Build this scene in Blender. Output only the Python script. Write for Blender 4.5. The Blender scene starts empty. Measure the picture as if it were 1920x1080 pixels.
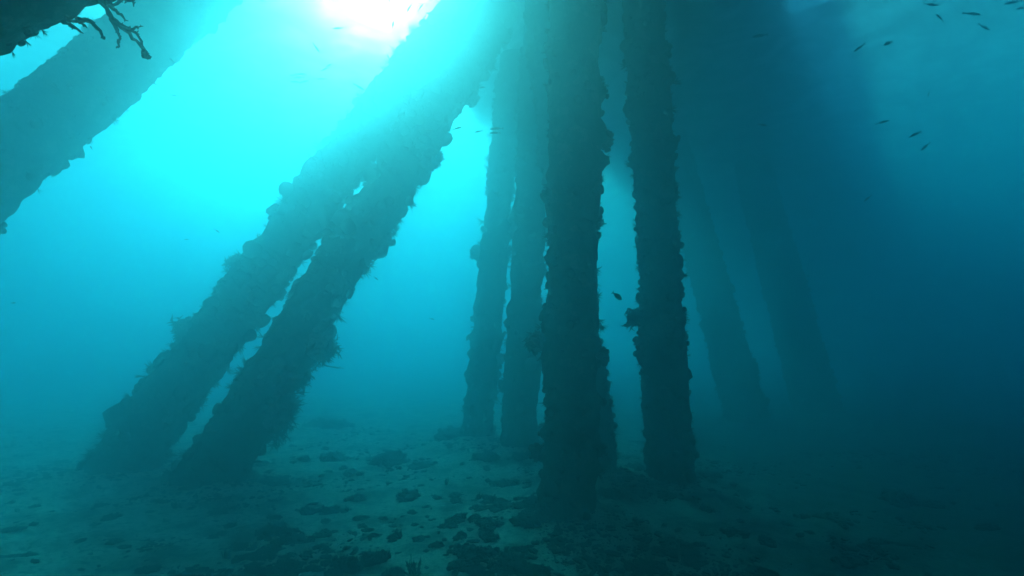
import bpy, math, random
import numpy as np
from mathutils import Vector, Matrix

R = math.radians
scn = bpy.context.scene
col = scn.collection

# ------------------------------------------------------------------ camera
PITCH, CAMH, FX = 6.6, 1.7, 960.0
cam_d = bpy.data.cameras.new('camera')
cam_d.sensor_width = 36.0
cam_d.lens = 36.0 * FX / 1920.0
cam_d.clip_end = 500.0
cam_d.clip_start = 0.02
cam = bpy.data.objects.new('camera', cam_d)
cam.location = (0, 0, CAMH)
cam.rotation_euler = (R(90 + PITCH), 0, 0)
col.objects.link(cam)
scn.camera = cam

# ------------------------------------------------------------------ light
SUN_EL, SUN_AZ = 36.4, -16.3          # azimuth from +Y, positive to the right
world = bpy.data.worlds.new('World')
scn.world = world
world.use_nodes = True
wn = world.node_tree
sky = wn.nodes.new('ShaderNodeTexSky')
sky.sky_type = 'NISHITA'
sky.sun_disc = False
sky.sun_elevation = R(SUN_EL)
sky.sun_rotation = R(SUN_AZ)
wn.links.new(sky.outputs[0], wn.nodes['Background'].inputs[0])
wn.nodes['Background'].inputs[1].default_value = 0.11

sd = bpy.data.lights.new('sun', 'SUN')
sd.energy = 5.0
sd.angle = R(8.0)      # spread by the rippled surface
sd.color = (1.0, 0.96, 0.78)
sun = bpy.data.objects.new('sun', sd)
sdir = Vector((math.sin(R(SUN_AZ)) * math.cos(R(SUN_EL)), math.cos(R(SUN_AZ)) * math.cos(R(SUN_EL)), math.sin(R(SUN_EL))))
sun.rotation_euler = sdir.to_track_quat('Z', 'Y').to_euler()
sun.location = sdir * 60
col.objects.link(sun)

vs = scn.view_settings
vs.view_transform = 'Standard'
vs.look = 'None'
vs.exposure = 1.3
vs.gamma = 1.0
cy = scn.cycles
cy.max_bounces = 8
cy.volume_bounces = 4
cy.diffuse_bounces = 2
cy.glossy_bounces = 2
cy.transparent_max_bounces = 8
cy.use_denoising = True
cy.denoiser = 'OPENIMAGEDENOISE'
cy.use_adaptive_sampling = False
cy.sample_clamp_indirect = 8.0

# ------------------------------------------------------------------ the water body
WATER_Z = 8.0
DECK_Z = 8.35
WIDE = 46.0
def link(o, parent=None):
    col.objects.link(o)
    if parent: o.parent = parent
    return o

# ------------------------------------------------------------------ noise helpers
def _hash(ix, iy, iz, seed):
    h = (ix.astype(np.int64) * 374761393 + iy.astype(np.int64) * 668265263 + iz.astype(np.int64) * 2147483647 + seed * 974634777) & 0xffffffff
    h = ((h ^ (h >> 13)) * 1274126177) & 0xffffffff
    h = ((h ^ (h >> 16)) * 2246822519) & 0xffffffff
    return ((h ^ (h >> 15)) & 0xffff) / 32767.5 - 1.0
def vnoise(p, seed=0):
    p = np.asarray(p, float)
    i = np.floor(p).astype(np.int64); f = p - i
    f = f * f * f * (f * (f * 6 - 15) + 10)
    out = 0
    for dx in (0, 1):
        wx = f[:, 0] if dx else 1 - f[:, 0]
        for dy in (0, 1):
            wy = f[:, 1] if dy else 1 - f[:, 1]
            for dz in (0, 1):
                wz = f[:, 2] if dz else 1 - f[:, 2]
                out = out + wx * wy * wz * _hash(i[:, 0] + dx, i[:, 1] + dy, i[:, 2] + dz, seed)
    return out
def fbm(p, octaves=4, seed=0, gain=0.5):
    p = np.asarray(p, float); a = 1.0; s = 0; t = 0
    for k in range(octaves):
        s = s + a * vnoise(p, seed + k * 17); t += a
        p = p * 2.03 + 11.3; a *= gain
    return s / t

# ------------------------------------------------------------------ mesh helpers
class MB:
    """collects vertices and faces, then links them as one mesh object"""
    def __init__(self): self.v = []; self.f = []; self.n = 0
    def add(self, v, f):
        v = np.asarray(v, float).reshape(-1, 3)
        self.v.append(v); n = self.n
        self.f.extend([tuple(int(i) + n for i in q) for q in f])
        self.n += len(v)
    def mesh(self, name, mat, smooth=True):
        m = bpy.data.meshes.new(name)
        v = np.concatenate(self.v) if self.v else np.zeros((0, 3))
        m.from_pydata(v.tolist(), [], self.f)
        if smooth: m.polygons.foreach_set('use_smooth', [True] * len(m.polygons))
        m.materials.append(mat)
        m.update()
        return m
    def build(self, name, mat, parent=None, smooth=True):
        return link(bpy.data.objects.new(name, self.mesh(name, mat, smooth)), parent)
def box(mb, x0, x1, y0, y1, z0, z1):
    mb.add([(x0, y0, z0), (x1, y0, z0), (x1, y1, z0), (x0, y1, z0), (x0, y0, z1), (x1, y0, z1), (x1, y1, z1), (x0, y1, z1)],
           [(0, 3, 2, 1), (4, 5, 6, 7), (0, 1, 5, 4), (1, 2, 6, 5), (2, 3, 7, 6), (3, 0, 4, 7)])
def tube(mb, pts, radii, sides=6):
    """tapered tube along a polyline"""
    pts = [Vector(p) for p in pts]; rings = []
    for i, p in enumerate(pts):
        t = (pts[min(i + 1, len(pts) - 1)] - pts[max(i - 1, 0)]).normalized()
        a = t.orthogonal().normalized() if abs(t.z) > .9 else Vector((0, 0, 1)).cross(t).normalized()
        b = t.cross(a)
        for k in range(sides):
            w = 2 * math.pi * k / sides
            rings.append(p + (a * math.cos(w) + b * math.sin(w)) * radii[i])
    f = []
    for i in range(len(pts) - 1):
        for k in range(sides):
            k2 = (k + 1) % sides
            f.append((i * sides + k, i * sides + k2, (i + 1) * sides + k2, (i + 1) * sides + k))
    f.append(tuple(range(sides))[::-1]); f.append(tuple((len(pts) - 1) * sides + k for k in range(sides)))
    mb.add([tuple(q) for q in rings], f)
def ico(sub):
    import bmesh
    bm = bmesh.new(); bmesh.ops.create_icosphere(bm, subdivisions=sub, radius=1.0)
    v = np.array([q.co[:] for q in bm.verts]); f = [tuple(x.index for x in q.verts) for q in bm.faces]
    bm.free(); return v, f
ICO1, ICO2, ICO3, ICO4 = ico(1), ico(2), ico(3), ico(4)
def tag(o, label, cat, group=None, kind=None):
    if label: o['label'] = label
    if cat: o['category'] = cat
    if group: o['group'] = group
    if kind: o['kind'] = kind
    return o

# ------------------------------------------------------------------ pixel -> place
CP, SP = math.cos(R(PITCH)), math.sin(R(PITCH))
def ray(px, py):
    a, b = (px - 960) / FX, (540 - py) / FX
    return Vector((a, CP - b * SP, SP + b * CP))
def at(px, py, Y):
    d = ray(px, py); return Vector((0, 0, CAMH)) + d * (Y / d.y)
def ground(px, py):
    d = ray(px, py); return Vector((0, 0, CAMH)) + d * (-CAMH / d.z)

# ------------------------------------------------------------------ materials
def mat(name, build):
    m = bpy.data.materials.new(name); m.use_nodes = True
    nt = m.node_tree; build(nt, nt.nodes['Principled BSDF'], nt.nodes['Material Output']); return m
def N(nt, t, **kw):
    n = nt.nodes.new(t)
    for k, v in kw.items():
        if k in n.inputs: n.inputs[k].default_value = v
        else: setattr(n, k, v)
    return n
def mottled(nt, bs, cols, scale, detail=6, rough=.9, bump=.4, bscale=None):
    tc = N(nt, 'ShaderNodeTexCoord')
    no = N(nt, 'ShaderNodeTexNoise', Scale=scale, Detail=detail, Roughness=.65)
    nt.links.new(tc.outputs['Object'], no.inputs['Vector'])
    cr = N(nt, 'ShaderNodeValToRGB')
    el = cr.color_ramp.elements
    while len(el) < len(cols): el.new(.5)
    for i, (p, c) in enumerate(cols): el[i].position = p; el[i].color = (*c, 1)
    nt.links.new(no.outputs['Fac'], cr.inputs[0]); nt.links.new(cr.outputs[0], bs.inputs['Base Color'])
    bs.inputs['Roughness'].default_value = rough
    bs.inputs['Specular IOR Level'].default_value = .15
    if bump:
        n2 = N(nt, 'ShaderNodeTexNoise', Scale=bscale or scale * 4, Detail=5.0)
        nt.links.new(tc.outputs['Object'], n2.inputs['Vector'])
        b = N(nt, 'ShaderNodeBump', Strength=bump, Distance=.02)
        nt.links.new(n2.outputs['Fac'], b.inputs['Height']); nt.links.new(b.outputs[0], bs.inputs['Normal'])
M = {}
M['crust'] = mat('encrusted_pile', lambda nt, bs, o: mottled(nt, bs, [(.34, (0.019, 0.022, 0.014)), (.46, (0.062, 0.053, 0.031)), (.54, (0.031, 0.040, 0.019)), (.62, (0.130, 0.093, 0.062)), (.7, (0.043, 0.043, 0.028))], 5.0, bump=.8))
M['growth'] = mat('marine_growth', lambda nt, bs, o: mottled(nt, bs, [(.3, (0.019, 0.025, 0.012)), (.55, (0.056, 0.053, 0.028)), (.75, (0.087, 0.068, 0.043))], 5.0, bump=0))
M['sponge'] = mat('sponge', lambda nt, bs, o: mottled(nt, bs, [(.35, (.09, .05, .04)), (.65, (.19, .12, .09))], 14.0, bump=.7))
M['coral'] = mat('branching_coral', lambda nt, bs, o: mottled(nt, bs, [(.35, (.05, .045, .035)), (.65, (.11, .09, .07))], 22.0, bump=.3))
M['rock'] = mat('algal_rubble', lambda nt, bs, o: mottled(nt, bs, [(.32, (0.015, 0.019, 0.013)), (.52, (0.045, 0.046, 0.030)), (.66, (0.034, 0.041, 0.022)), (.8, (0.135, 0.128, 0.098))], 12.0, bump=.8))
M['weed'] = mat('seaweed', lambda nt, bs, o: mottled(nt, bs, [(.35, (.025, .03, .014)), (.65, (.06, .06, .025))], 8.0, bump=0))
M['fish'] = mat('fish_skin', lambda nt, bs, o: mottled(nt, bs, [(.4, (.05, .06, .065)), (.6, (.10, .11, .115))], 20.0, rough=.5, bump=0))
M['fishdark'] = mat('dark_fish_skin', lambda nt, bs, o: mottled(nt, bs, [(.4, (.025, .028, .03)), (.6, (.05, .05, .05))], 20.0, rough=.5, bump=0))
M['shell'] = mat('bleached_shell', lambda nt, bs, o: mottled(nt, bs, [(.4, (.5, .48, .42)), (.6, (.66, .64, .58))], 30.0, bump=.3))
M['concrete'] = mat('weathered_concrete', lambda nt, bs, o: mottled(nt, bs, [(.3, (.16, .15, .14)), (.6, (.27, .26, .24))], 2.0, bump=.5))
def sandmat(nt, bs, o):
    tc = N(nt, 'ShaderNodeTexCoord')
    def noise(s, d=6.0, ro=.6):
        n = N(nt, 'ShaderNodeTexNoise', Scale=s, Detail=d, Roughness=ro)
        nt.links.new(tc.outputs['Object'], n.inputs['Vector']); return n
    def ramp(n, cols):
        cr = N(nt, 'ShaderNodeValToRGB'); el = cr.color_ramp.elements
        for i, (p, c) in enumerate(cols): el[i].position = p; el[i].color = (*c, 1)
        nt.links.new(n.outputs['Fac'], cr.inputs[0]); return cr
    base = ramp(noise(1.3), [(.35, (.32, .28, .20)), (.65, (.50, .45, .34))])
    alga = ramp(noise(2.1, 9.0, .68), [(.49, (0, 0, 0)), (.61, (1, 1, 1))])
    fine = ramp(noise(14, 8.0, .7), [(.49, (0, 0, 0)), (.64, (.85, .85, .85))])
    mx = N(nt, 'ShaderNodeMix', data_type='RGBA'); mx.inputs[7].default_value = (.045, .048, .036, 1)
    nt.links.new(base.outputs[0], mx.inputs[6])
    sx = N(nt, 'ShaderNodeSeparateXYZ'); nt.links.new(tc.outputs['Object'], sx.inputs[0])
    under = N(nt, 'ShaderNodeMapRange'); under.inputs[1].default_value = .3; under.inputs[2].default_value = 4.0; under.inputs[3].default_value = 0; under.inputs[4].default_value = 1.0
    nt.links.new(sx.outputs[0], under.inputs[0])                    # jetty shade put into the colour: sand darkens towards the right
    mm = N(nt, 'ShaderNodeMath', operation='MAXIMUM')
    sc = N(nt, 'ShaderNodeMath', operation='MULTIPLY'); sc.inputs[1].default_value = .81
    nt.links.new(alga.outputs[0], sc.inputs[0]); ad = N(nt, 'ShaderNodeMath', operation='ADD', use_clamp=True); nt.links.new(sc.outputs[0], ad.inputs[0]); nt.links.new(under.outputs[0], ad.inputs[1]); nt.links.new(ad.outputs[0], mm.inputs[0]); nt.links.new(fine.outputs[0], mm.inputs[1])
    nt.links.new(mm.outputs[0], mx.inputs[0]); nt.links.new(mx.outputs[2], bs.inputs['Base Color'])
    bs.inputs['Roughness'].default_value = .95; bs.inputs['Specular IOR Level'].default_value = .1
    b = N(nt, 'ShaderNodeBump', Strength=.6, Distance=.03)
    nt.links.new(noise(22, 6.0).outputs['Fac'], b.inputs['Height']); nt.links.new(b.outputs[0], bs.inputs['Normal'])
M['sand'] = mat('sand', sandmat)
def watermat(nt, bs, o):
    nt.nodes.remove(bs)
    tr = N(nt, 'ShaderNodeBsdfTransparent'); tr.inputs[0].default_value = (.92, .98, 1, 1)
    gl = N(nt, 'ShaderNodeBsdfGlossy'); gl.inputs['Color'].default_value = (.95, .98, 1, 1); gl.inputs['Roughness'].default_value = .15
    tl = N(nt, 'ShaderNodeBsdfTranslucent'); tl.inputs[0].default_value = (.75, .92, .95, 1)
    rf = N(nt, 'ShaderNodeBsdfRefraction', IOR=.935, Roughness=1.0)      # ripples spread the sun's image
    m3 = N(nt, 'ShaderNodeMixShader'); m3.inputs[0].default_value = .5
    fr = N(nt, 'ShaderNodeFresnel', IOR=1.18)                       # mirrors the water below at grazing angles
    m1 = N(nt, 'ShaderNodeMixShader'); m2 = N(nt, 'ShaderNodeMixShader')
    nt.links.new(fr.outputs[0], m1.inputs[0]); nt.links.new(tr.outputs[0], m1.inputs[1]); nt.links.new(gl.outputs[0], m1.inputs[2])
    tc = N(nt, 'ShaderNodeTexCoord')
    no = N(nt, 'ShaderNodeTexNoise', Scale=1.1, Detail=4.0, Distortion=1.2)
    nt.links.new(tc.outputs['Object'], no.inputs['Vector'])
    mr = N(nt, 'ShaderNodeMapRange'); mr.inputs[1].default_value = .4; mr.inputs[2].default_value = .62
    mr.inputs[3].default_value = .38; mr.inputs[4].default_value = .6
    nt.links.new(no.outputs['Fac'], mr.inputs[0]); nt.links.new(mr.outputs[0], m2.inputs[0])
    nt.links.new(m1.outputs[0], m2.inputs[1]); nt.links.new(tl.outputs[0], m3.inputs[1]); nt.links.new(rf.outputs[0], m3.inputs[2]); nt.links.new(m3.outputs[0], m2.inputs[2]); nt.links.new(m2.outputs[0], o.inputs['Surface'])
M['water'] = mat('water_surface', watermat)
# water: sigma_s scattering and sigma_a absorption per metre
SIG_S = (.09, .10, .112)
SIG_A = (.255, .051, .0315)
def hazemat(nt, bs, o):
    nt.nodes.remove(bs)
    p = N(nt, 'ShaderNodeVolumePrincipled')
    D = .5
    c = [s / D for s in SIG_S]
    ab = [(1 - min(1, a / D / (1 - ci))) ** 2 for a, ci in zip(SIG_A, c)]
    p.inputs['Color'].default_value = (*c, 1); p.inputs['Density'].default_value = D
    p.inputs['Anisotropy'].default_value = .81
    p.inputs['Absorption Color'].default_value = (*ab, 1)
    nt.links.new(p.outputs[0], o.inputs['Volume'])
M['haze'] = mat('sea_water_haze', hazemat)

# ------------------------------------------------------------------ sea floor
MOUNDS = []
def floor_z(x, y):
    p = np.stack([x, y, np.zeros_like(x)], 1)
    z = .10 * fbm(p * .35, 3, 5) + .035 * fbm(p * 1.6, 3, 9) + .03 * fbm(p * 5.0, 3, 21) + .03 * np.maximum(0, fbm(p * 1.1, 2, 61)) * (.5 - np.abs(fbm(p * 9.0, 2, 33))) * 4
    for (mx, my, s, h) in MOUNDS:
        z = z + h * np.exp(-((x - mx) ** 2 + (y - my) ** 2) / (2 * s * s))
    return z
def fz(x, y): return float(floor_z(np.array([x]), np.array([y]))[0])

PILES = [
 # px,py of the base, px,py,Y of a higher point, radius, seed, label
 dict(b=(1065, 985), t=(1078, 150, None), r=.26, lab='stout upright pile in the centre with its base nearest the viewer'),
 dict(b=(1118, 905), t=(1062, 420, 7.4), r=.27, lab='leaning pile half hidden behind the central upright pile, foot showing on its right'),
 dict(b=(1257, 912), t=(1214, 150, None), r=.27, lab='upright pile standing right of the central pile across a strip of bright water'),
 dict(b=(893, 832), t=(948, 250, 10.2), r=.27, lab='faint slim pile left of the central pile, leaning right in bright water'),
 dict(b=(972, 856), t=(1000, 250, 9.1), r=.28, lab='hazy pile partly behind the central pile on its left side'),
 dict(b=(206, 892), t=(822, 70, 8.8), r=.36, lab='outer raking pile of the leaning pair, its foot farthest to the left'),
 dict(b=(386, 904), t=(908, 60, 8.8), r=.365, lab='inner raking pile of the leaning pair, with a branching coral near its foot'),
 dict(p=(0, 300, 5.0), d=(.40, .444, 1), r=.365, lab='thick blurred raking pile crossing the upper left corner below the dark one'),
 dict(p=(25, -185, 1.12), d=(.56, .66, 1), r=.235, lab='very near dark raking pile in the top left corner, fringed with coral fronds'),
 dict(b=(1404, 792), t=(1318, 480, 13.3), r=.45, lab='dim slanting pile right of the upright piles, foot lost in blue shade'),
 dict(b=(1535, 779), t=(1455, 480, 15.3), r=.55, lab='faintest slanting pile in the murk at right, its foot unseen'),
]
for P in PILES:
    if 'b' in P:
        B = ground(*P['b'])
        px, py, Y = P['t']; T = at(px, py, Y or B.y)
        P['d'] = (T - B) / (T - B).z; P['B'] = B
    else:
        Q = at(*P['p']); d = Vector(P['d']); P['d'] = d; P['B'] = Q - d * Q.z
    MOUNDS.append((P['B'].x, P['B'].y, .55, .13))

def grid_axis(lo, hi, fine_lo, fine_hi, s, grow=1.12):
    a = list(np.arange(fine_lo, fine_hi + 1e-6, s)); q = s
    x = a[-1]
    while x < hi: q *= grow; x += q; a.append(min(x, hi))
    q = s; x = a[0]; pre = []
    while x > lo: q *= grow; x -= q; pre.append(max(x, lo))
    return np.array(pre[::-1] + a)
gx = grid_axis(-WIDE + 1, WIDE - 1, -6, 6, .06); gy = grid_axis(-20, WIDE - 1, 1.2, 11, .05)
X, Y = np.meshgrid(gx, gy); Z = floor_z(X.ravel(), Y.ravel())
nx, ny = len(gx), len(gy)
idx = np.arange(nx * ny).reshape(ny, nx)
q = np.stack([idx[:-1, :-1], idx[:-1, 1:], idx[1:, 1:], idx[1:, :-1]], -1).reshape(-1, 4)
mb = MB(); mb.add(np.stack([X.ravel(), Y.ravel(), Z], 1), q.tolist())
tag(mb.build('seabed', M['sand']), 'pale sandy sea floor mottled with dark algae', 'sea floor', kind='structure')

# water surface with real ripples
gx = grid_axis(-WIDE + 1, WIDE - 1, -10, 14, .25); gy = grid_axis(-20, WIDE - 1, 2, 24, .25)
X, Y = np.meshgrid(gx, gy)
Z = WATER_Z + .10 * fbm(np.stack([X.ravel() * .5, Y.ravel() * .35, X.ravel() * 0], 1), 4, 77)
nx, ny = len(gx), len(gy); idx = np.arange(nx * ny).reshape(ny, nx)
q = np.stack([idx[:-1, :-1], idx[:-1, 1:], idx[1:, 1:], idx[1:, :-1]], -1).reshape(-1, 4)
mb = MB(); mb.add(np.stack([X.ravel(), Y.ravel(), Z], 1), q.tolist())
tag(mb.build('water_surface', M['water']), 'rippled sea surface seen from below', 'water', kind='structure')

# ------------------------------------------------------------------ jetty deck above the surface
DX0, DX1, DY0, DY1 = -1.4, 4.297, -18.0, 15.0
deck = link(bpy.data.objects.new('jetty_deck', None)); deck.location = (0, 0, 0)
tag(deck, 'dark jetty deck shading the water above the piles', 'jetty')
PX0, PX1, PY1, PY2 = -8.0, 16.0, 8.9, 8.3                       # edges of the unseen platform, set to shade the near water and floor
mb = MB(); box(mb, PX0, -1.602, DY0, PY1, DECK_Z + .45, DECK_Z + .75); mb.build('shade_platform_slab', M['concrete'], deck, False)
mb = MB(); box(mb, -1.6, 4.297, DY0, PY2, DECK_Z + .45, DECK_Z + .75); mb.build('shade_platform_slab', M['concrete'], deck, False)
mb = MB(); box(mb, 4.3, PX1, DY0, 7.0, DECK_Z + .45, DECK_Z + .75); mb.build('shade_platform_slab', M['concrete'], deck, False)
mb = MB(); box(mb, DX0, DX1, PY2 + .003, DY1, DECK_Z + .45, DECK_Z + .75); mb.build('deck_slab', M['concrete'], deck, False)
mb = MB(); w = DECK_Z + .46; w2 = w + .28; q = [(1.2, 15.003), (4.3, 15.003), (4.3, 8.4), (31.0, 41.0), (9.5, 42.0), (4.6, 22.0)]   # added slab, slanted off the deck to shade the right side
n = len(q)
mb.add([(x, y, w) for x, y in q] + [(x, y, w2) for x, y in q], [tuple(range(n))[::-1], tuple(range(n, 2 * n))] + [(i, (i + 1) % n, n + (i + 1) % n, n + i) for i in range(n)])
mb.build('added_shade_slab', M['concrete'], deck, False)
for y in (-14, -10, -4.6, -1.2, 2.2, 5.2, 6.9, 10.8):
    x0, x1 = (PX0, PX1) if y < PY2 else (-2.4, 4.4)
    mb = MB(); box(mb, x0 + .1, x1 - .1, y - .3, y + .3, DECK_Z, DECK_Z + .448); mb.build('cross_beam', M['concrete'], deck, False)

# ------------------------------------------------------------------ encrusted piles
def blade_template(nb, rng, spread):
    """a tuft of thin tapered blades rising from the origin along +z, unit height"""
    v, f = [], []
    for _ in range(nb):
        a = rng.uniform(0, 2 * math.pi); lean = rng.uniform(.1, spread); h = rng.uniform(.55, 1.0); w = rng.uniform(.03, .065)
        ca, sa = math.cos(a), math.sin(a); n0 = len(v)
        for t in (0, .4, .75):
            off = lean * (t ** 1.5); ww = w * (1 - .35 * t)
            for k in range(3):
                b = 2 * math.pi * k / 3 + a
                v.append((ca * off + math.cos(b) * ww, sa * off + math.sin(b) * ww, t * h - .05))
        v.append((ca * lean * 1.15, sa * lean * 1.15, h))
        for s in range(2):
            for k in range(3):
                k2 = (k + 1) % 3
                f.append((n0 + s * 3 + k, n0 + s * 3 + k2, n0 + s * 3 + 3 + k2, n0 + s * 3 + 3 + k))
        for k in range(3): f.append((n0 + 6 + k, n0 + 6 + (k + 1) % 3, n0 + 9))
    return np.array(v), f
def lump_template(seed):
    v, f = ICO2; v = v.copy()
    d = 1 + .35 * fbm(v * 1.7 + seed * 7.1, 3, seed)
    v = v * d[:, None]; v[:, 2] = v[:, 2] * .75 + .25
    return v, f
_rng = random.Random(4)
TUFTS = [blade_template(10, _rng, .8) for _ in range(5)] + [blade_template(20, _rng, 1.1) for _ in range(4)]
LUMPS = [lump_template(s) for s in range(6)]
def frame_from(n, rng):
    n = n.normalized(); a = n.orthogonal().normalized(); a.rotate(Matrix.Rotation(rng.uniform(0, 6.283), 3, n)); b = n.cross(a)
    return np.array([a[:], b[:], n[:]])
def pile(P, seed, near, shag):
    rng = random.Random(seed); nr = np.random.default_rng(seed)
    B, d, r = P['B'], P['d'], P['r']
    z0 = -.25; ztop = DECK_Z - .003
    Rm = d.normalized().to_track_quat('Z', 'Y').to_matrix()
    L = (ztop - z0) * d.length
    o = link(bpy.data.objects.new('jetty_pile', None)); o.location = B
    tag(o, P['lab'], 'pile', 'encrusted piles under the jetty')
    step = .016 if shag < .6 else .03 if near else .045
    nz, nt_ = int(L / step), 110 if shag < .6 else 72 if near else 48
    th = np.linspace(0, 2 * math.pi, nt_, endpoint=False); zz = np.linspace(z0 * d.length, z0 * d.length + L, nz)
    TH, ZZ = np.meshgrid(th, zz); TH, ZZ = TH.ravel(), ZZ.ravel()
    c = np.stack([np.cos(TH) * r, np.sin(TH) * r, ZZ], 1)
    q0 = c + seed * 13.7
    disp = (.03 + .03 * shag if shag > .6 else .016) * fbm(q0 * 1.3, 3, seed) + .05 * min(1, shag) * np.maximum(0, fbm(q0 * 4.0, 3, seed + 3)) ** 1.0 + .022 * fbm(q0 * 13, 3, seed + 5)
    for _ in range(int(L * 20)):                                     # sponges, oysters and ascidians as bumps
        a, zc, s = rng.uniform(0, 6.283), rng.uniform(zz[0], zz[-1]), rng.uniform(.025, .10) * min(1, shag * 1.3)
        dd = ((c[:, 0] - r * math.cos(a)) ** 2 + (c[:, 1] - r * math.sin(a)) ** 2 + ((c[:, 2] - zc) * rng.uniform(.6, 1.3)) ** 2) / (s * s)
        disp += s * rng.uniform(.3, .85) * np.sqrt(np.maximum(0, 1 - dd))
    fade = np.clip((WATER_Z - (ZZ / d.length)) / .8, 0.15, 1)        # little growth above the surface
    disp *= fade
    rad = r + disp
    loc = np.stack([np.cos(TH) * rad, np.sin(TH) * rad, ZZ], 1)
    # flush top: clip to the deck plane by shearing rings level
    RmN = np.array(Rm)
    pos = loc @ RmN.T
    pos[:, 2] = np.minimum(pos[:, 2], ztop)
    idx = np.arange(nz * nt_).reshape(nz, nt_); i2 = np.roll(idx, -1, 1)
    f = np.stack([idx[:-1], i2[:-1], i2[1:], idx[1:]], -1).reshape(-1, 4).tolist()
    mb = MB(); mb.add(pos, f); mb.build('shaft', M['crust'], o)
    nrm = np.stack([np.cos(TH), np.sin(TH), 0 * TH], 1) @ RmN.T
    # soft growth: tufts, fronds and lumps standing out of the crust
    g = MB(); under = np.where(pos[:, 2] < WATER_Z - .4)[0]
    cl = fbm(c * 2.2 + seed * 3.3, 2, seed + 40)
    for _ in range(int(L * r * (2600 if shag < .6 else 620 if near else 330))):
        i = int(under[nr.integers(len(under))])
        if cl[i] < rng.uniform(-.6, .35): continue
        fr = frame_from(Vector(nrm[i]) + Vector((rng.gauss(0, .35), rng.gauss(0, .35), rng.gauss(-.1, .4))), rng)
        if rng.random() < .6:
            tv, tf = rng.choice(TUFTS); s = rng.uniform(.02, .07) * (1.6 if rng.random() < .12 else 1) * shag; sc = np.array([s * .8, s * .8, s])
        else:
            tv, tf = rng.choice(LUMPS); s = rng.uniform(.012, .045) * (1.7 if rng.random() < .1 else 1) * shag; sc = np.array([s, s, s * rng.uniform(.6, 1.3)])
        g.add((tv * sc) @ fr + pos[i], tf)
    go = g.build('soft_growth', M['growth'], o); go['kind'] = 'stuff'
    P['o'], P['pos'], P['nrm'] = o, pos, nrm
    return o
def branch(mb, p, d, length, rad, depth, rng, bend=.35, gravity=0.0, kids=(2, 3), flat=None):
    n = 4; pts = [Vector(p)]; dd = Vector(d).normalized()
    for _ in range(n):
        dd = (dd + Vector((rng.gauss(0, bend), rng.gauss(0, bend), rng.gauss(0, bend) - gravity)) * .5).normalized()
        if flat: dd = (dd - flat * dd.dot(flat) * .8).normalized()
        pts.append(pts[-1] + dd * length / n)
    end = rad * (.62 if depth else .3)
    tube(mb, pts, [rad + (end - rad) * i / n for i in range(n + 1)], 6)
    if depth:
        for k in range(rng.randint(*kids)):
            s = pts[rng.randint(2, n)]
            nd = (dd + Vector((rng.gauss(0, .75), rng.gauss(0, .75), rng.gauss(0, .75)))).normalized()
            branch(mb, s, nd, length * rng.uniform(.55, .85), rad * .68, depth - 1, rng, bend, gravity, kids, flat)
for i, P in enumerate(PILES):
    pile(P, i + 1, i in (0, 1, 2, 5, 6, 8), 1.9 if i in (5, 6) else 1.5 if i in (3, 4) else .8 if i == 7 else 0.38 if i == 8 else 1.15)

def near_pixel(P, px, py):
    """the point of the pile's surface seen closest to a pixel, and its outward direction, in the pile's own space"""
    w = P['pos'] + np.array(P['B'])
    y = w[:, 1] * CP + (w[:, 2] - CAMH) * SP; u = -w[:, 1] * SP + (w[:, 2] - CAMH) * CP
    sx = 960 + FX * w[:, 0] / np.maximum(y, .1); sy = 540 - FX * u / np.maximum(y, .1)
    e = (sx - px) ** 2 + (sy - py) ** 2 + np.where(y < .3, 1e9, 0)
    i = int(np.argmin(e)); return Vector(P['pos'][i]), Vector(P['nrm'][i])
def sponge(P, px, py, s, seed, flat=(1, 1, 1), name='sponge'):
    p, n = near_pixel(P, px, py); rng = random.Random(seed)
    v, f = ICO4; v = v * (1 + .62 * fbm(v * 1.5 + seed * 3.7, 3, seed) + .5 * fbm(v * 4.5 + seed, 3, seed + 1) + .3 * fbm(v * 11 + seed, 2, seed + 2))[:, None]
    fl = np.array(flat); c0 = np.array(p + n * s * .3); mb = MB(); mb.add((v * s * .8 * fl) @ frame_from(n, rng) + c0, f)
    for k in range(150):
        i = rng.randrange(len(v)); tv, tf = rng.choice(TUFTS) if rng.random() < .7 else rng.choice(LUMPS); fr = frame_from(Vector(v[i]), rng)
        mb.add((tv * s * rng.uniform(.1, .42)) @ fr + v[i] * s * .74 * fl + c0, tf)
    mb.build(name, M['sponge'], P['o'])
sponge(PILES[0], 1122, 668, .085, 3); sponge(PILES[0], 1012, 640, .09, 4); sponge(PILES[0], 1128, 262, .09, 5)
sponge(PILES[0], 1008, 850, .08, 14)
sponge(PILES[2], 1205, 590, .11, 6); sponge(PILES[2], 1208, 640, .09, 8)
sponge(PILES[3], 893, 475, .13, 9); sponge(PILES[3], 935, 672, .10, 10)
sponge(PILES[6], 590, 640, .2, 11); sponge(PILES[6], 535, 720, .16, 12); sponge(PILES[6], 515, 775, .18, 13); sponge(PILES[5], 350, 610, .12, 15)
sponge(PILES[5], 595, 320, .16, 16); sponge(PILES[6], 800, 300, .18, 17); sponge(PILES[6], 715, 440, .16, 18); sponge(PILES[6], 880, 180, .14, 19)
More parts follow.
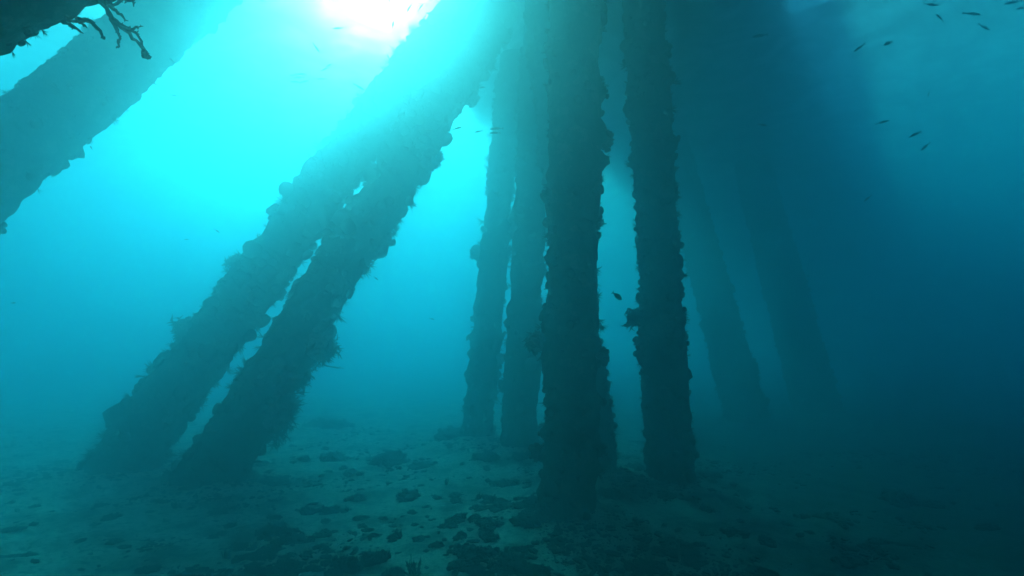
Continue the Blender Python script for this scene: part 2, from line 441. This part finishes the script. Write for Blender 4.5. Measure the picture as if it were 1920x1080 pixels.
def bush(P, px, py, s, seed, nb=16, down=0.0):
    p, n = near_pixel(P, px, py); rng = random.Random(seed); mb = MB()
    for k in range(nb):
        d = n + Vector((rng.gauss(0, .7), rng.gauss(0, .7), rng.gauss(-down, .7)))
        branch(mb, p + Vector((rng.gauss(0, .12), rng.gauss(0, .12), rng.gauss(0, .12))) * s - n * s * .1, d, s * rng.uniform(.4, .7), .02, 2, rng, .45, .05, (2, 4))
    for k in range(nb * 5):
        d = n + Vector((rng.gauss(0, .8), rng.gauss(0, .8), rng.gauss(0, .8))); tv, tf = rng.choice(TUFTS)
        mb.add((tv * s * rng.uniform(.2, .55)) @ frame_from(d, rng) + np.array(p + d.normalized() * s * rng.uniform(0, .3)), tf)
    mb.build('soft_coral', M['growth'], P['o'])
bush(PILES[6], 600, 650, .34, 21, 24); bush(PILES[6], 535, 770, .30, 22, 22); bush(PILES[6], 560, 705, .22, 23); bush(PILES[6], 705, 460, .2, 24)
bush(PILES[5], 335, 615, .24, 25); bush(PILES[5], 440, 490, .18, 26); bush(PILES[5], 590, 315, .22, 27); bush(PILES[6], 815, 290, .2, 28)
bush(PILES[0], 1122, 250, .13, 29, 12); bush(PILES[0], 1118, 420, .10, 30, 10); bush(PILES[0], 1010, 640, .16, 31); bush(PILES[0], 1150, 850, .10, 32, 8)
bush(PILES[2], 1195, 595, .17, 33); bush(PILES[3], 890, 475, .15, 34); bush(PILES[2], 1218, 850, .1, 35, 8)
# branching coral near the foot of the inner raking pile
rng = random.Random(12)
p, n = near_pixel(PILES[6], 505, 800); mb = MB()
for k in range(9):
    branch(mb, p - n * .04, n + Vector((.9 + rng.gauss(0, .3), -.2, rng.gauss(-.35, .4))), .2, .02, 3, rng, .4, .05)
mb.build('branching_coral', M['coral'], PILES[6]['o'])
# frond corals hanging from the near corner pile
rng = random.Random(5)
def frond(strands, Y):
    mb = MB(); B = PILES[8]['B']
    for pts, w in strands:
        q = [Vector(pts[0])]
        for a, b in zip(pts, pts[1:]):
            for t in (.33, .67, 1): q.append(Vector(a).lerp(Vector(b), t) + Vector((rng.gauss(0, 1.6), rng.gauss(0, 1.6))))
        P3 = [at(x, y, Y + .009 * k + rng.gauss(0, .006)) - B for k, (x, y) in enumerate(q)]
        n = len(P3); u = Y / FX
        tube(mb, P3, [w * u * (1 - .55 * k / n) * rng.uniform(.8, 1.25) for k in range(n)], 6)
        for k in range(1, n):                                        # polyps and short side twigs
            for _ in range(2):
                d = Vector((rng.gauss(.3, .6), rng.gauss(0, .6), rng.gauss(-.2, .6))).normalized()
                L = u * rng.uniform(3, 8)
                tube(mb, [P3[k], P3[k] + d * L * .6, P3[k] + d * L], [w * u * .4, w * u * .3, w * u * .15], 5)
    mb.build('coral_frond', M['coral'], PILES[8]['o'])
frond([([(185, -5), (205, 30), (222, 46), (242, 62), (262, 84), (276, 104)], 5.5), ([(212, 40), (236, 53), (258, 64), (268, 84), (276, 102)], 4), ([(238, 58), (250, 55), (264, 48)], 2.6), ([(270, 98), (272, 106), (279, 107)], 6)], 1.26)
frond([([(205, 25), (219, 55), (223, 72), (220, 92)], 4)], 1.25)
frond([([(145, 35), (165, 38), (182, 52), (195, 72)], 5)], 1.2)
frond([([(190, 0), (215, 8), (232, 0), (251, 4)], 4.5), ([(205, 10), (222, 24), (235, 38)], 4)], 1.27)
frond([([(118, 38), (132, 46), (150, 58)], 5), ([(125, 35), (140, 40), (158, 48)], 4)], 1.18)

# ------------------------------------------------------------------ rubble, seaweed and shells on the sand
def rock_mesh(seed):
    v, f = ICO4; rng = random.Random(seed)
    d = 1 + .75 * fbm(v * 1.25 + seed * 5.3, 3, seed) + .5 * (.5 - np.abs(fbm(v * 3.1 + seed, 3, seed + 7))) * 1.0 + .22 * fbm(v * 9 + seed, 2, seed + 9)
    v = v * (d * .85)[:, None] * np.array([1.1, rng.uniform(.6, 1), rng.uniform(.38, .6)])
    mb = MB(); mb.add(v, f)
    for k in range(110):
        i = rng.randrange(len(v))
        if v[i][2] < -.05: continue
        if rng.random() < .75: tv, tf = rng.choice(TUFTS); s = rng.uniform(.12, .38)
        else: tv, tf = rng.choice(LUMPS); s = rng.uniform(.08, .22)
        mb.add((tv * s) @ frame_from(Vector(v[i]) + Vector((rng.gauss(0, .5), rng.gauss(0, .5), .3)), rng) + v[i] * .96, tf)
    return mb.mesh('rubble_rock', M['rock'])
def weed_mesh(seed):
    rng = random.Random(seed); mb = MB()
    for k in range(16):
        a = rng.uniform(0, 6.283); h = rng.uniform(.5, 1.3); ln = rng.uniform(.15, .75)
        x, y = rng.gauss(0, .22), rng.gauss(0, .22); pts, w = [], []
        for t in (0, .25, .5, .75, 1):
            pts.append((x + math.cos(a) * ln * t ** 1.4 + rng.gauss(0, .03), y + math.sin(a) * ln * t ** 1.4 + rng.gauss(0, .03), h * t - .1))
            w.append(.10 * (1 - .75 * t) * (1 + .4 * math.sin(t * 9 + k)))
        tube(mb, pts, w, 4)
        for s in range(3):
            i = rng.randint(1, 3); q = Vector(pts[i]); tv, tf = rng.choice(TUFTS)
            mb.add((tv * rng.uniform(.15, .3)) @ frame_from(Vector((rng.gauss(0, 1), rng.gauss(0, 1), .8)), rng) + np.array(q), tf)
    return mb.mesh('seaweed_clump', M['weed'])
def shell_mesh(seed):
    v, f = ICO2; rng = random.Random(seed)
    v = v * (1 + .25 * fbm(v * 2 + seed, 2, seed))[:, None] * np.array([1, .7, .3]); mb = MB(); mb.add(v, f)
    return mb.mesh('shell_fragment', M['shell'])
ROCKS = [rock_mesh(s) for s in range(9)]; WEEDS = [weed_mesh(s) for s in range(4)]; SHELLS = [shell_mesh(s) for s in range(3)]
_used = set(); prng = random.Random(31)
def put(kind, px, py, wpx, label, group, hs=1.0):
    g = ground(px, py); depth = g.y * CP + (0 - CAMH) * SP
    return put_at(kind, g.x, g.y, wpx / FX * depth / 2, label, group, hs)
def put_at(kind, x, y, s, label, group, hs=1.0):
    lib, name, cat = dict(rock=(ROCKS, 'rubble_rock', 'rock'), weed=(WEEDS, 'seaweed_clump', 'seaweed'), shell=(SHELLS, 'shell_fragment', 'shell'))[kind]
    o = link(bpy.data.objects.new(name, prng.choice(lib)))
    o.location = (x, y, fz(x, y) - (.08 * s if kind == 'rock' else 0)); o.scale = (s, s, s * hs); o.rotation_euler = (0, 0, prng.uniform(0, 6.283))
    tag(o, label, cat, group); return o
GR = 'rubble rocks lying on the sand'
HAND = [
 ('rock', 625, 856, 44, 'hazy far rock between the raking pair and the faint piles, left of two', 1.2),
 ('rock', 730, 866, 62, 'wide hazy far rock on the sand midway to the faint piles, right of two', 1.0),
 ('rock', 795, 876, 46, 'low flat rock trailing to the right of the wide hazy far rock', .6),
 ('rock', 612, 800, 70, 'farthest pale mound of rubble, almost lost in blue haze beside the coral', .8),
 ('rock', 845, 832, 54, 'faint far rock just left of the slim hazy pile foot', .8),
 ('rock', 665, 928, 36, 'rounded rock alone on the sand in the middle distance', 1.0),
 ('rock', 762, 928, 42, 'dark peaked rock on open sand left of the central pile', 1.0),
 ('rock', 575, 945, 38, 'squat rock right of the raking pair, paired with a wider one', .9),
 ('rock', 628, 945, 48, 'wider squat rock beside a narrower one on mid sand', .7),
 ('weed', 837, 908, 14, 'tiny upright weed tuft on open sand before the hazy piles', 1.4),
 ('rock', 820, 930, 18, 'small round rock right of the dark peaked rock', 1.0),
 ('rock', 613, 968, 22, 'small rock on smooth sand, left one of a loose pair', .8),
 ('rock', 676, 964, 28, 'small rock on smooth sand, right one of a loose pair', .8),
 ('rock', 800, 946, 20, 'small flat rock below the dark peaked rock', .7),
 ('rock', 650, 1058, 58, 'large black algae covered rock at the bottom edge, left of its companion', 1.3),
 ('rock', 702, 1050, 46, 'large black lumpy rock at the bottom edge, right of its companion', 1.3),
 ('weed', 775, 1082, 52, 'spiky dark seaweed clump rising at the bottom edge', 1.3),
 ('rock', 737, 1080, 46, 'dark rock tucked against the spiky seaweed at the bottom edge', 1.0),
 ('rock', 213, 965, 32, 'lone dark rock on clear sand below the left pile foot', .7),
 ('rock', 187, 946, 24, 'small flat rock above the lone dark rock on clear sand', .5),
 ('rock', 293, 943, 28, 'flat rock on sand just in front of the raking pair', .5),
 ('weed', 310, 971, 14, 'tiny weed sprig on clear sand in front of the raking pair', 1.0),
 ('rock', 430, 972, 22, 'small rock on sand in front of the inner raking pile', .9),
 ('rock', 419, 987, 24, 'small rock nearer than its twin in front of the inner raking pile', .8),
 ('rock', 212, 1011, 34, 'low dark rock on the bare sand at the lower left', .6),
 ('rock', 150, 1014, 24, 'low rock left of a darker one on the bare sand', .5),
 ('rock', 25, 998, 30, 'flat dark rock near the left edge of the sand', .4),
 ('rock', 12, 1046, 56, 'broad flat rock cut by the left edge near the bottom', .35),
 ('rock', 275, 1064, 38, 'dark rounded rock on bare sand near the bottom left', .8),
 ('rock', 115, 860, 26, 'faint far rock left of the outer raking pile', .8),
 ('weed', 425, 1038, 26, 'dark spiky weed clump left of the large rubble bed', 1.2),
 ('rock', 513, 992, 50, 'bushy rock topped with weed above the rubble bed', 1.2),
 ('rock', 548, 1004, 60, 'broad dark rock at the heart of the left rubble bed', .7),
 ('rock', 515, 930, 26, 'small rock at the right foot of the raking pair', 1.0),
 ('rock', 515, 958, 22, 'small square rock in front of the raking pair', 1.1),
 ('rock', 420, 948, 120, 'long low dark ledge in the shadow before the inner raking pile', .2),
 ('rock', 498, 902, 80, 'long low mound at the foot of the inner raking pile', .3),
 ('rock', 545, 1052, 56, 'black jumbled rock at the bottom of the left rubble bed', 1.0),
 ('rock', 500, 1072, 46, 'black rock at the very bottom below the left rubble bed', .9),
 ('rock', 1325, 956, 26, 'small rock in the shade right of the second upright pile', 1.0),
 ('rock', 1376, 1004, 46, 'rounded black rock on the shaded floor at right', .9),
 ('rock', 1250, 1028, 90, 'long arched black rock on the shaded floor', .5),
 ('rock', 1292, 1058, 44, 'black rock just below the long arched one in shade', .7),
 ('rock', 1214, 1068, 56, 'wide black rock at the bottom edge in shade', .7),
 ('rock', 1432, 1072, 60, 'broad black rock at the bottom edge towards the dark right', .7),
 ('rock', 1145, 946, 40, 'dim rock at the right foot of the central pile', .8),
 ('rock', 1250, 942, 34, 'dim rock in front of the second upright pile foot', .7),
 ('rock', 1686, 938, 56, 'dark peaked rock far on the shaded right floor', 1.0),
 ('rock', 1744, 944, 44, 'dark rock beside the peaked one on the shaded right floor', .8),
 ('rock', 1505, 967, 34, 'small dark rock below the faintest slanting pile', .9),
 ('rock', 1562, 974, 54, 'wide dark rock right of a small one below the faintest pile', .6),
 ('rock', 1592, 1054, 66, 'large black rock near the bottom on the dark right floor', .7),
 ('rock', 1692, 1024, 50, 'flat black rock on the dark right floor beyond the large one', .5),
 ('rock', 1440, 1020, 38, 'black rock right of the rounded one on the shaded floor', .8),
 ('rock', 865, 1034, 44, 'peaked black rock at the left tip of the central rubble bed', 1.1),
 ('rock', 905, 1044, 54, 'broad black rock low in the central rubble bed', .9),
 ('rock', 920, 994, 46, 'dark rock on the upper left of the central rubble bed', .8),
 ('rock', 945, 966, 44, 'dark rock at the top of the central rubble bed', .8),
 ('rock', 985, 1002, 50, 'dark rock against the left foot of the central pile', 1.0),
 ('rock', 955, 1062, 70, 'large black rock at the bottom of the central rubble bed', .9),
 ('rock', 980, 872, 44, 'hazy rock beside the foot of the hazy pile', .8),
 ('rock', 912, 872, 46, 'hazy low rock in front of the slim faint pile', .6),
 ('rock', 950, 908, 50, 'low dark rock between the hazy pile foot and the central rubble', .6),
 ('rock', 1330, 890, 40, 'dim algae mound right of the second upright pile foot', .7),
 ('rock', 1190, 890, 50, 'low mound on the bright gap between the two upright piles', .5),
]
for k, px, py, w, lab, hs in HAND: put(k, px, py, w, lab, GR if k == 'rock' else 'seaweed clumps on the sand', hs)
def scatter(n, x0, x1, y0, y1, smin, smax, label, group, weed=.15):
    c = 0
    while c < n:
        px, py = prng.uniform(x0, x1), prng.uniform(y0, y1); g = ground(px, py)
        if float(vnoise(np.array([[g.x * 1.7, g.y * 1.7, 3.3]]), 51)[0]) < prng.uniform(-.7, .5): continue
        s = smin * (smax / smin) ** (prng.random() ** 1.6)
        k = 'weed' if prng.random() < weed else 'rock'
        put_at(k, g.x, g.y, s, label if k == 'rock' else label.replace('rubble lump', 'weed tuft').replace('rubble', 'weed'), group if k == 'rock' else group.replace('rubble', 'weed'), prng.uniform(.6, 1.1)); c += 1
scatter(80, 850, 1010, 925, 1080, .03, .10, 'small dark rubble lump in the dense bed left of the central pile', 'central bed rubble')
scatter(60, 440, 640, 985, 1080, .03, .09, 'small dark rubble lump in the bed at the bottom left of centre', 'left bed rubble')
scatter(70, 640, 860, 890, 1075, .02, .07, 'small rubble lump on the open sand between the two rubble beds', 'open sand rubble')
scatter(26, 20, 430, 925, 1075, .015, .05, 'tiny rubble lump on the bare sand at the lower left', 'bare sand rubble')
scatter(30, 1020, 1500, 930, 1080, .02, .08, 'small black rubble lump on the shaded floor right of the central pile', 'shaded floor rubble')
scatter(18, 1500, 1900, 920, 1080, .03, .09, 'small black rubble lump on the dark floor at the lower right', 'dark floor rubble')
scatter(24, 560, 990, 815, 890, .04, .14, 'hazy rubble lump on the far sand before the faint piles', 'far sand rubble', 0)
# fine litter of shell grit and weed scraps: far too many bits to count
lr = np.random.default_rng(77); px_, py_ = lr.uniform(-60, 1980, 26000), lr.uniform(800, 1100, 26000)
dz_ = CP * 0; b_ = (540 - py_) / FX; a_ = (px_ - 960) / FX
t_ = -CAMH / (SP + b_ * CP); lx, ly = a_ * t_, (CP - b_ * SP) * t_
ok = (ly > .5) & (ly < 13)
lx, ly = lx[ok], ly[ok]
den = 1.5 * fbm(np.stack([lx * 1.3, ly * 1.3, lx * 0 + 9], 1), 3, 91) + .05 + .25 * np.exp(-((lx - .1) ** 2 + (ly - 4.2) ** 2) / 2.5)
for Q in PILES:
    den = den + .5 * np.exp(-((lx - Q['B'].x) ** 2 + (ly - Q['B'].y) ** 2) / .6)
keep = den > lr.uniform(.0, .7, len(lx)); lx, ly = lx[keep][:7000], ly[keep][:7000]
lz = floor_z(lx, ly); mb = MB(); v1, f1 = ICO1
for x, y, z in zip(lx, ly, lz):
    s = .005 * (1 + 5.5 * lr.random() ** 4) * (1 + .06 * y)
    k = (1 + .5 * lr.standard_normal(len(v1)).clip(-1, 1))[:, None]
    a = lr.uniform(0, 6.28); c, q = math.cos(a), math.sin(a)
    w = v1 * k * np.array([1.4, .8, .55]) * s
    mb.add(np.stack([w[:, 0] * c - w[:, 1] * q + x, w[:, 0] * q + w[:, 1] * c + y, w[:, 2] + z + s * .2], 1), f1)
tag(mb.build('shell_litter', M['rock'], None, False), 'fine dark grit and weed scraps strewn over the sand', 'rubble litter', kind='stuff')
SHELL = [(638, 1000, 9), (632, 1012, 12), (606, 1063, 8), (563, 1072, 10), (766, 1056, 10), (950, 962, 8), (995, 968, 9), (955, 945, 8), (740, 938, 6), (1005, 985, 8)]
for px, py, w in SHELL: put('shell', px, py, w, 'small pale shell fragment on dark rubble near the bottom centre', 'pale shell fragments')

# ------------------------------------------------------------------ fish
def fish_mesh(deep, bend, m, name):
    mb = MB(); prof = [(0, .012), (.04, .035), (.12, .068), (.25, .092), (.4, .096), (.55, .082), (.7, .056), (.82, .03), (.9, .02)]
    ns = 10; v = []
    def spine(t): return bend * (t - .3) ** 2 * math.copysign(1, t - .3)
    for t, h in prof:
        h2 = h * deep; w = h * (.62 if deep < 1.5 else .55)
        for k in range(ns):
            a = 2 * math.pi * k / ns
            v.append((.5 - t, spine(t) + math.cos(a) * w, math.sin(a) * h2))
    f = [(i * ns + k, (i + 1) * ns + k, (i + 1) * ns + (k + 1) % ns, i * ns + (k + 1) % ns) for i in range(len(prof) - 1) for k in range(ns)]
    f.append(tuple(range(ns))); n = len(v)
    # forked tail, dorsal, anal and pectoral fins, sharing the body's mesh
    def fin(pts, th=.006):
        n0 = len(v)
        for s in (-1, 1):
            for (x, z) in pts: v.append((.5 - x, spine(x) + s * th, z))
        k = len(pts)
        f.append(tuple(range(n0, n0 + k))); f.append(tuple(range(n0 + 2 * k - 1, n0 + k - 1, -1)))
        for i in range(k): f.append((n0 + i, n0 + k + i, n0 + k + (i + 1) % k, n0 + (i + 1) % k))
    e = .12 * (1 + .5 * (deep - 1))
    fin([(.88, .018), (1.03, e), (1.0, .035), (.97, 0), (.88, -.018)]); fin([(.88, .018), (.97, 0), (1.0, -.035), (1.03, -e), (.88, -.018)])
    fin([(.28, .088 * deep), (.36, .088 * deep + .05), (.52, .08 * deep + .035), (.72, .05 * deep + .02), (.75, .04 * deep), (.5, .07 * deep)])
    fin([(.52, -.08 * deep), (.56, -.08 * deep - .04), (.7, -.05 * deep - .02), (.74, -.04 * deep)])
    mb.add(v, f)
    for s in (-1, 1):
        mb.add([(.24, s * .055, -.02), (.24, s * .06, -.045), (.10, s * .12, -.075), (.13, s * .10, -.03)], [(0, 1, 2, 3)] if s > 0 else [(3, 2, 1, 0)])
    return mb.mesh(name, m)
SLIM = [fish_mesh(.95, b, M['fish'], 'slender_fish') for b in (-.25, 0, .22)]
DEEP = fish_mesh(2.3, .05, M['fishdark'], 'deep_bodied_fish')
frng = random.Random(8)
def put_fish(px, py, Y, ln, ang, label, group, deep=False, yaw=None):
    """ln: length in metres; ang: slope of the body in the picture plane, degrees"""
    o = link(bpy.data.objects.new('deep_bodied_fish' if deep else 'slender_fish', DEEP if deep else frng.choice(SLIM)))
    o.location = at(px, py, Y); ln *= 1.02; o.scale = (ln, ln, ln)
    yw = frng.uniform(-25, 25) if yaw is None else yaw
    if frng.random() < .5 and not deep: yw += 180; ang = -ang
    o.rotation_euler = (0, -R(ang), R(yw))
    tag(o, label, 'fish', group)
SH = 'slender fish scattered through the water'
FISH = [
 (322, 113, 4.5, .07, -40, 'small fish just below the coral frond tip, beside the thick raking pile'),
 (290, 157, 5, .08, -20, 'small fish on the lower edge of the thick upper left pile, above another'),
 (285, 183, 5, .04, 70, 'tiny fish under the lower edge of the thick upper left pile'),
 (327, 179, 5, .09, -8, 'slender level fish in bright water right of the thick upper left pile'),
 (347, 191, 5, .06, -60, 'tiny steep fish trailing a level fish in bright upper left water'),
 (171, 277, 4, .05, -45, 'round speck of a fish at the lower edge of the thick upper left pile'),
 (407, 433, 6, .07, -35, 'lone small fish in open teal water left of the raking pair'),
 (350, 449, 6, .05, 5, 'faint tiny fish left of the lone one in open teal water'),
 (490, 0, 6, .10, -20, 'small fish cut by the top edge left of the bright sun glow'),
 (593, 90, 7, .16, -55, 'steep fish on the left of the white sun glow'),
 (633, 53, 7.5, .15, 15, 'pale fish high on the left inside the sun glow'),
 (615, 123, 7.5, .14, 5, 'pale level fish low on the left of the sun glow'),
 (673, 163, 7, .17, -28, 'tilted fish just above the outer raking pile below the glow'),
 (737, 46, 7, .12, 85, 'upright fish in the heart of the sun glow'),
 (767, 15, 7.5, .13, 70, 'steep fish close to the top edge in the sun glow'),
 (789, 13, 7.5, .12, 50, 'angled fish right of a steep one at the top of the sun glow'),
 (730, 2, 7.5, .10, 80, 'steep fish touching the top edge above the sun glow'),
 (903, 164, 7, .11, -3, 'small dark fish beside the inner raking pile near its top'),
 (918, 105, 7.5, .12, -5, 'small fish in the narrow bright gap high beside the inner raking pile'),
 (945, 80, 7.5, .14, 8, 'level fish at the top of the narrow bright gap'),
 (935, 146, 7, .03, 0, 'tiny speck of a fish in the narrow bright gap above the level pair'),
 (857, 241, 6.5, .13, 18, 'fish with raised nose crossing the edge of the inner raking pile'),
 (841, 245, 6.5, .08, -3, 'small fish touching the fish at the edge of the inner raking pile'),
 (897, 247, 6.5, .11, 12, 'small dark fish in bright water left of the two stacked fish'),
 (931, 241, 6, .16, 3, 'upper and larger of two stacked dark fish in the bright gap'),
 (928, 249, 6, .13, 3, 'lower of two stacked dark fish in the bright gap'),
 (805, 245, 6.5, .10, 5, 'pale fish over the upper part of the inner raking pile'),
 (705, 522, 6.5, .08, -35, 'small fish at the right edge of the inner raking pile at mid height'),
 (810, 598, 8, .09, -15, 'faint small fish in the blue gap right of the raking pair'),
 (25, 568, 6, .09, 0, 'faint fish near the left edge at mid height'),
 (1425, 67, 6.5, .20, 5, 'level fish left of the surface glow at upper right'),
 (1665, 81, 6, .19, 28, 'darkest slender fish, tilted upward at upper right'),
 (1611, 90, 6.5, .17, 35, 'thin faint fish tilted upward left of the darkest slender one'),
 (1655, 229, 6.5, .15, 8, 'level fish in open water at right, upper left of three'),
 (1716, 252, 6.5, .16, 25, 'tilted fish in open water at right, middle of three'),
 (1735, 275, 7, .17, 42, 'steep thin fish in open water at right, lowest of three'),
 (1741, 176, 7.5, .10, 75, 'small blurred fish alone above the three at right'),
 (1627, 372, 7.5, .13, 40, 'faint lone fish low in the right hand water'),
 (1745, 9, 6.5, .20, -8, 'faint broad fish near the top edge at upper right'),
 (1763, 33, 6.5, .16, -30, 'faint tilted fish under the broad one at upper right'),
 (1822, 26, 6.5, .20, -22, 'dark fish with lowered nose near the upper right corner'),
 (1845, 51, 6.5, .16, -40, 'steep fish trailing below the dark one near the upper right corner'),
 (1898, 5, 6, .17, 0, 'fish cut by the top edge in the upper right corner'),
 (1915, 15, 6, .12, 10, 'fish cut by the right edge in the upper right corner'),
 (1430, 234, 7, .12, -20, 'very faint fish in the shade below the upper right glow'),
]
for px, py, Y, ln, a, lab in FISH: put_fish(px, py, Y, ln, a, lab, SH)
put_fish(1157, 555, 4.6, .105, -38, 'dark deep bodied reef fish diving in the bright strip between the upright piles', 'reef fish', True, 8)
put_fish(1183, 598, 6.2, .085, 15, 'small dark reef fish beside the big sponge of the second upright pile', 'reef fish', True, 170)
for k in range(16):
    put_fish(frng.uniform(800, 880), frng.uniform(18, 110), frng.uniform(7, 8), frng.uniform(.12, .2), frng.uniform(-5, 15), 'thin pale fish of the loose shoal right of the sun glow', 'shoal at the sun glow')
for k in range(9):
    put_fish(frng.uniform(540, 612), frng.uniform(128, 155), frng.uniform(7.5, 8.5), frng.uniform(.1, .18), frng.uniform(-2, 18), 'thin pale fish of the faint shoal low in the white glow', 'shoal in the white glow')

# ------------------------------------------------------------------ the water's haze: one closed box round everything
mb = MB(); box(mb, -WIDE, WIDE, -21, WIDE, -1.6, DECK_Z + 1.0)
hz = mb.build('haze', M['haze'], None, False); hz['kind'] = 'stuff'; tag(hz, 'blue green sea water fading the distant piles', 'sea water')
